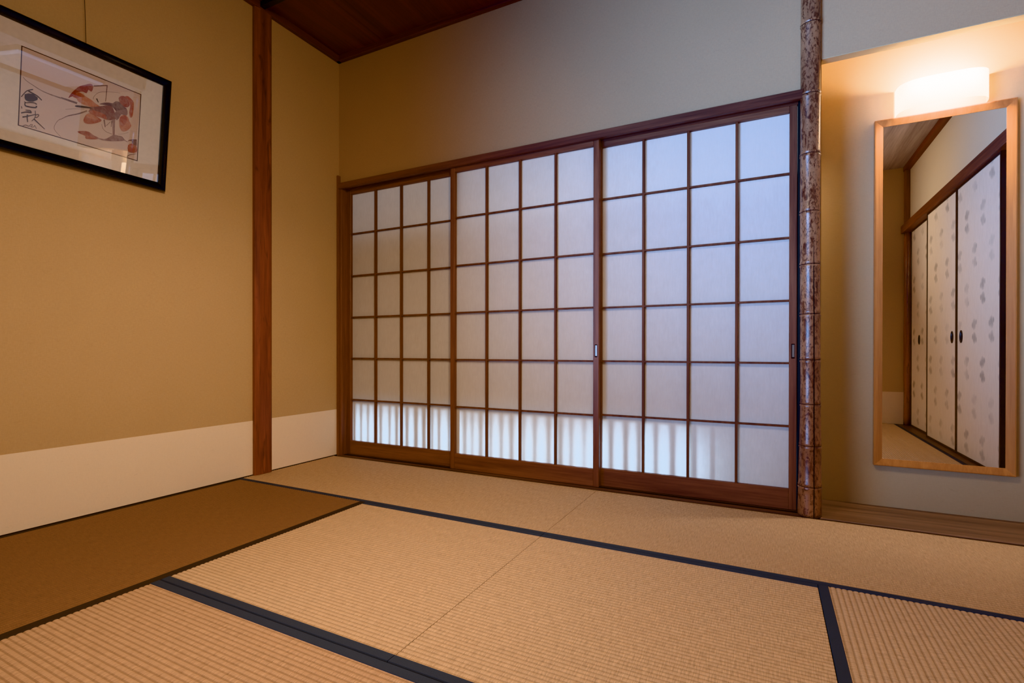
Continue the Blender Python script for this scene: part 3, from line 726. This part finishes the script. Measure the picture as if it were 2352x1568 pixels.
# ------------------------------------------------------------------ patterned sliding doors on the right wall (seen in the mirror)
def fusuma_mat():
    k = NT('patterned_door_paper')
    gm = k.n('ShaderNodeNewGeometry')
    sp = k.n('ShaderNodeSeparateXYZ')
    k.link(gm.outputs['Position'], sp.inputs[0])
    y, z = sp.outputs['Y'], sp.outputs['Z']
    W, Hh = .27, .235
    zz = k.math('DIVIDE', z, Hh)
    row = k.math('FLOOR', zz)
    par = k.math('MODULO', k.math('ADD', row, 100), 2)
    yy = k.math('ADD', k.math('DIVIDE', y, W), k.math('MULTIPLY', par, .5))
    fy = k.math('MULTIPLY', k.math('SUBTRACT', k.math('FRACT', k.math('ADD', yy, 50)), .5), W)
    fz = k.math('MULTIPLY', k.math('SUBTRACT', k.math('FRACT', zz), .5), Hh)
    nz = k.math('MULTIPLY', k.math('SUBTRACT', k.noise(k.coord((40, 40, 26)), 1, 3, .6), .5), 1.1)
    def blob(cy_, cz_, ry, rz):
        a = k.math('DIVIDE', k.math('SUBTRACT', fy, cy_), ry)
        b = k.math('DIVIDE', k.math('SUBTRACT', fz, cz_), rz)
        d = k.math('ADD', k.math('POWER', k.math('ABSOLUTE', a), 2.0), k.math('POWER', k.math('ABSOLUTE', b), 2.0))
        return k.math('ADD', k.math('SUBTRACT', 1.0, d), nz)
    m = blob(0, .040, .036, .042)
    for args in ((.004, -.046, .036, .042), (-.028, .034, .018, .024), (.028, .050, .018, .022), (-.026, -.040, .018, .022), (.030, -.058, .017, .022)):
        m = k.math('MAXIMUM', m, blob(*args))
    mk = k.ramp(m, [(.05, (0, 0, 0, 1)), (.9, (1, 1, 1, 1))])
    fade = k.ramp(k.noise(k.coord((5, 5, 3)), 1, 2, .5), [(.35, (.25, .25, .25, 1)), (.65, (1, 1, 1, 1))])
    f = k.noise(k.coord((90, 90, 20)), 1, 4, .6)
    base = k.mix(f, lin(222, 208, 192), lin(240, 228, 214))
    c = k.mix(k.math('MULTIPLY', k.math('MULTIPLY', mk, fade), .55), base, lin(128, 120, 108))
    k.bsdf(c, .8, spec=.15)
    return k.m
FUS = fusuma_mat()
LACQ = plain('lacquer_edge', lin(44, 20, 12), .3, .5, coat=.3)
METAL = plain('pull_metal', lin(60, 52, 48), .3, .5, .8)
def fusuma(label, y0, y1, xf, pull_y):
    t = thing('fusuma_door', label, 'sliding door', (xf, (y0 + y1) / 2, 0), 'patterned sliding doors')
    bx('door_panel', FUS, xf, xf + .02, y0 + .014, y1 - .014, .014, 1.784, t)
    for a, b in ((y0, y0 + .016), (y1 - .016, y1)):
        bx('edge_stile', LACQ, xf - .004, xf + .024, a, b, .001, 1.80, t, .002)
    bx('bottom_edge', LACQ, xf - .003, xf + .023, y0 + .016, y1 - .016, .001, .016, t)
    bx('top_edge', LACQ, xf - .003, xf + .023, y0 + .016, y1 - .016, 1.782, 1.80, t)
    r = MB()
    n = 24
    ring = [(math.cos(2 * PI * i / n), math.sin(2 * PI * i / n)) for i in range(n)]
    r.grid([[(xf + dx, pull_y + .026 * s * cc_, .79 + .042 * s * ss_) for cc_, ss_ in ring] for dx, s in ((0, 1.0), (-.004, .98), (-.004, .82), (.0, .72), (-.0006, .02))], closed_u=True)
    pl = r.build('door_pull', METAL, t, smooth=True)
    return t
fusuma('patterned sliding door in the mirror nearest the corner log', -2.80, -2.105, 3.730, -2.52)
fusuma('patterned sliding door in the middle of the mirror reflection', -2.125, -1.409, 3.695, -1.50)
fusuma('patterned sliding door with grey motifs at the right of the mirror', -1.406, -.672, 3.695, -1.315)
struct(bx('lintel_right', wood('cedar_y', lin(78, 36, 20), lin(128, 76, 50), 'y', .45), 3.668, XR - .02, YF, -.001, 1.796, 1.868, bevel=.002))
struct(bx('sill_right', wood('sill_y', lin(52, 26, 16), lin(96, 60, 42), 'y', .4, .5), 3.644, XR + .04, YF, -.046, -.05, .0))
struct(bx('jamb_door', W_Z, 3.655, 3.77, -.026, -.001, -.01, 1.796))
fusuma('patterned sliding door beside the alcove, reflected in the picture glass', -.702, -.03, 3.730, -.64)
lg = MB()
NL = 40
rw = []
for i in range(24):
    z = 1.796 * i / 23
    rw.append([(3.722 + (.036 + .0015 * math.sin(3 * a + z * 6) + .001 * math.sin(z * 17)) * math.cos(a), -2.868 + (.034 + .001 * math.sin(2 * a - z * 4)) * math.sin(a), z) for a in [2 * PI * j / NL for j in range(NL)]])
lg.grid(rw, closed_u=True, caps=True)
tag(lg.build('log_post', wood('polished_log', lin(92, 44, 20), lin(160, 96, 54), 'z', .25, .5, coat=.4, knots=True), smooth=True), 'polished brown log post seen in the left part of the mirror', 'post')
struct(bx('trim_8', W_Z, 3.69, 3.735, YF, YF + .05, 1.868, 2.40))

# ------------------------------------------------------------------ square ceiling lamp, switched off (only its reflection shows in the picture glass)
cl = thing('ceiling_lamp', 'square white ceiling lamp reflected at the top of the picture glass', 'lamp', (3.10, -.50, 2.42))
q = MB()
q.grid([[(2.78 + o_, -.78 + o_, z), (3.42 - o_, -.78 + o_, z), (3.42 - o_, -.24 - o_, z), (2.78 + o_, -.24 - o_, z)] for o_, z in ((0, 2.415), (0, 2.375), (.012, 2.362))], closed_u=True, caps=True)
q.build('lamp_cover', plain('lamp_cover', lin(244, 240, 232), .6, .3), cl)
q = MB()
for a in ((2.77, 3.43, -.79, -.775), (2.77, 3.43, -.245, -.23), (2.77, 2.785, -.775, -.245), (3.415, 3.43, -.775, -.245)):
    q.box(*a, 2.385, 2.419)
q.build('lamp_rim', W_Z, cl)

# ------------------------------------------------------------------ outside the screens: blind hung between daylight and paper
BLIND = plain('blind_cloth', lin(150, 140, 128), .9)
bl = MB()
bl.box(-.1, 2.75, .20, .204, .325, 1.52)
tag(bl.build('window_blind', BLIND), 'drawn blind hanging outside the paper screens above their glowing bottom row', 'blind')
# uneven upright pickets of the low fence that stripes the light
x = -.05
i = 0
while x < 2.75:
    w = random.uniform(.018, .036)
    p = MB()
    p.box(x, x + w, .150, .158, -.05, .36)
    fo = p.build('fence_picket', plain('picket_wood', lin(120, 110, 100), .8) if i == 0 else bpy.data.materials['picket_wood'])
    tag(fo, 'upright picket casting a stripe on the lowest panes of the paper screens', 'picket', 'pickets outside the paper screens')
    x += w + random.uniform(.026, .056) * (1.0 if x < 1.9 else 1.2)
    i += 1
    if x > 2.36: break

# ------------------------------------------------------------------ glazed doors behind the camera
wn = struct(bx('window_1', W_Z, WX0, WX0 + .03, YF - .07, YF - .03, 0, WZ1))
for xx in (WX0 + .81, WX1 - .03):
    bx('window_frame', W_Z, xx, xx + .03, YF - .07, YF - .03, 0, WZ1, wn)
bx('window_frame', W_X, WX0 + .03, WX1 - .03, YF - .07, YF - .03, WZ1 - .04, WZ1, wn)
bx('window_frame', W_X, WX0 + .03, WX1 - .03, YF - .07, YF - .03, 0, .08, wn)
q = MB()
q.face([(WX0, YF - .05, .02), (WX1, YF - .05, .02), (WX1, YF - .05, WZ1), (WX0, YF - .05, WZ1)])
q.build('window_glass', pane_mat('door_glass', ior=1.45), wn)
# ------------------------------------------------------------------ light
def area(name, loc, aim, size, size_y, power, col, spread=180):
    l = bpy.data.lights.new(name, 'AREA')
    l.shape = 'RECTANGLE'
    l.size, l.size_y = size, size_y
    l.energy = power
    l.color = col
    l.spread = math.radians(spread)
    o = bpy.data.objects.new(name, l)
    COL.objects.link(o)
    o.location = loc
    dv = Vector(aim) - Vector(loc)
    o.rotation_euler = dv.to_track_quat('-Z', 'Y').to_euler()
    return o
# added warm fills without fixtures: one from above, one towards the left wall
area('room_fill', (1.75, -1.75, 2.28), (1.85, -1.55, 0), .5, .5, 18, (1.0, .785, .57), 140)
area('corner_fill', (3.2, -2.62, 2.0), (0, -.75, .75), .45, .45, 9, (1.0, .775, .55), 75)
area('right_wall_fill', (2.55, -2.35, 1.55), (3.78, -1.7, 2.1), .4, .4, 3.6, (1.0, .84, .68), 120)  # added fill, lifts the right wall and low ceiling as mirrored
# cool daylight through the glazed doors
area('door_daylight', (.92, -3.02, 1.0), (3.1, 0, 1.95), 1.55, 1.8, 31, (.27, .51, 1.0), 62)
# daylight outside the paper screens: low bright strip (raking, so the pickets stripe it) and a soft sky part above
area('garden_low', (1.10, 1.05, .16), (1.10, 0, .14), 2.3, .30, 8.5, (.44, .70, 1.0), 24)
area('garden_fill', (1.25, .55, .12), (1.25, 0, .10), 2.4, .20, 3.2, (.42, .68, 1.0), 100)
area('garden_sky', (1.35, .75, 1.95), (1.35, 0, 1.45), 2.8, .5, 4.5, (.72, .84, 1.0), 150)

w = bpy.data.worlds.new('world')
S.world = w
w.use_nodes = True
w.node_tree.nodes['Background'].inputs[0].default_value = (.62, .74, 1.0, 1)
w.node_tree.nodes['Background'].inputs[1].default_value = .10

# ------------------------------------------------------------------ camera
cam = bpy.data.cameras.new('camera')
co = bpy.data.objects.new('camera', cam)
COL.objects.link(co)
yaw, pitch, roll = .47054, -.00301, .00105
f = Vector((-math.sin(yaw) * math.cos(pitch), math.cos(yaw) * math.cos(pitch), math.sin(pitch)))
r = Vector((math.cos(yaw), math.sin(yaw), 0))
u = r.cross(f)
r2 = math.cos(roll) * r + math.sin(roll) * u
u2 = -math.sin(roll) * r + math.cos(roll) * u
co.matrix_world = Matrix(((r2.x, u2.x, -f.x, 2.55397), (r2.y, u2.y, -f.y, -2.47345), (r2.z, u2.z, -f.z, .69826), (0, 0, 0, 1)))
cam.sensor_width = 36
cam.lens = 1156.975 / 2352 * 36
cam.shift_y = (806.77 - 784) / 2352
cam.clip_start = .02
S.camera = co

S.view_settings.view_transform = 'Khronos PBR Neutral'
S.view_settings.look = 'None'
S.view_settings.exposure = .34
S.cycles.use_denoising = True
S.cycles.max_bounces = 10
S.cycles.diffuse_bounces = 6
S.cycles.glossy_bounces = 5
S.cycles.transparent_max_bounces = 12
S.cycles.caustics_reflective = False
S.cycles.caustics_refractive = False
S.cycles.sample_clamp_indirect = 6
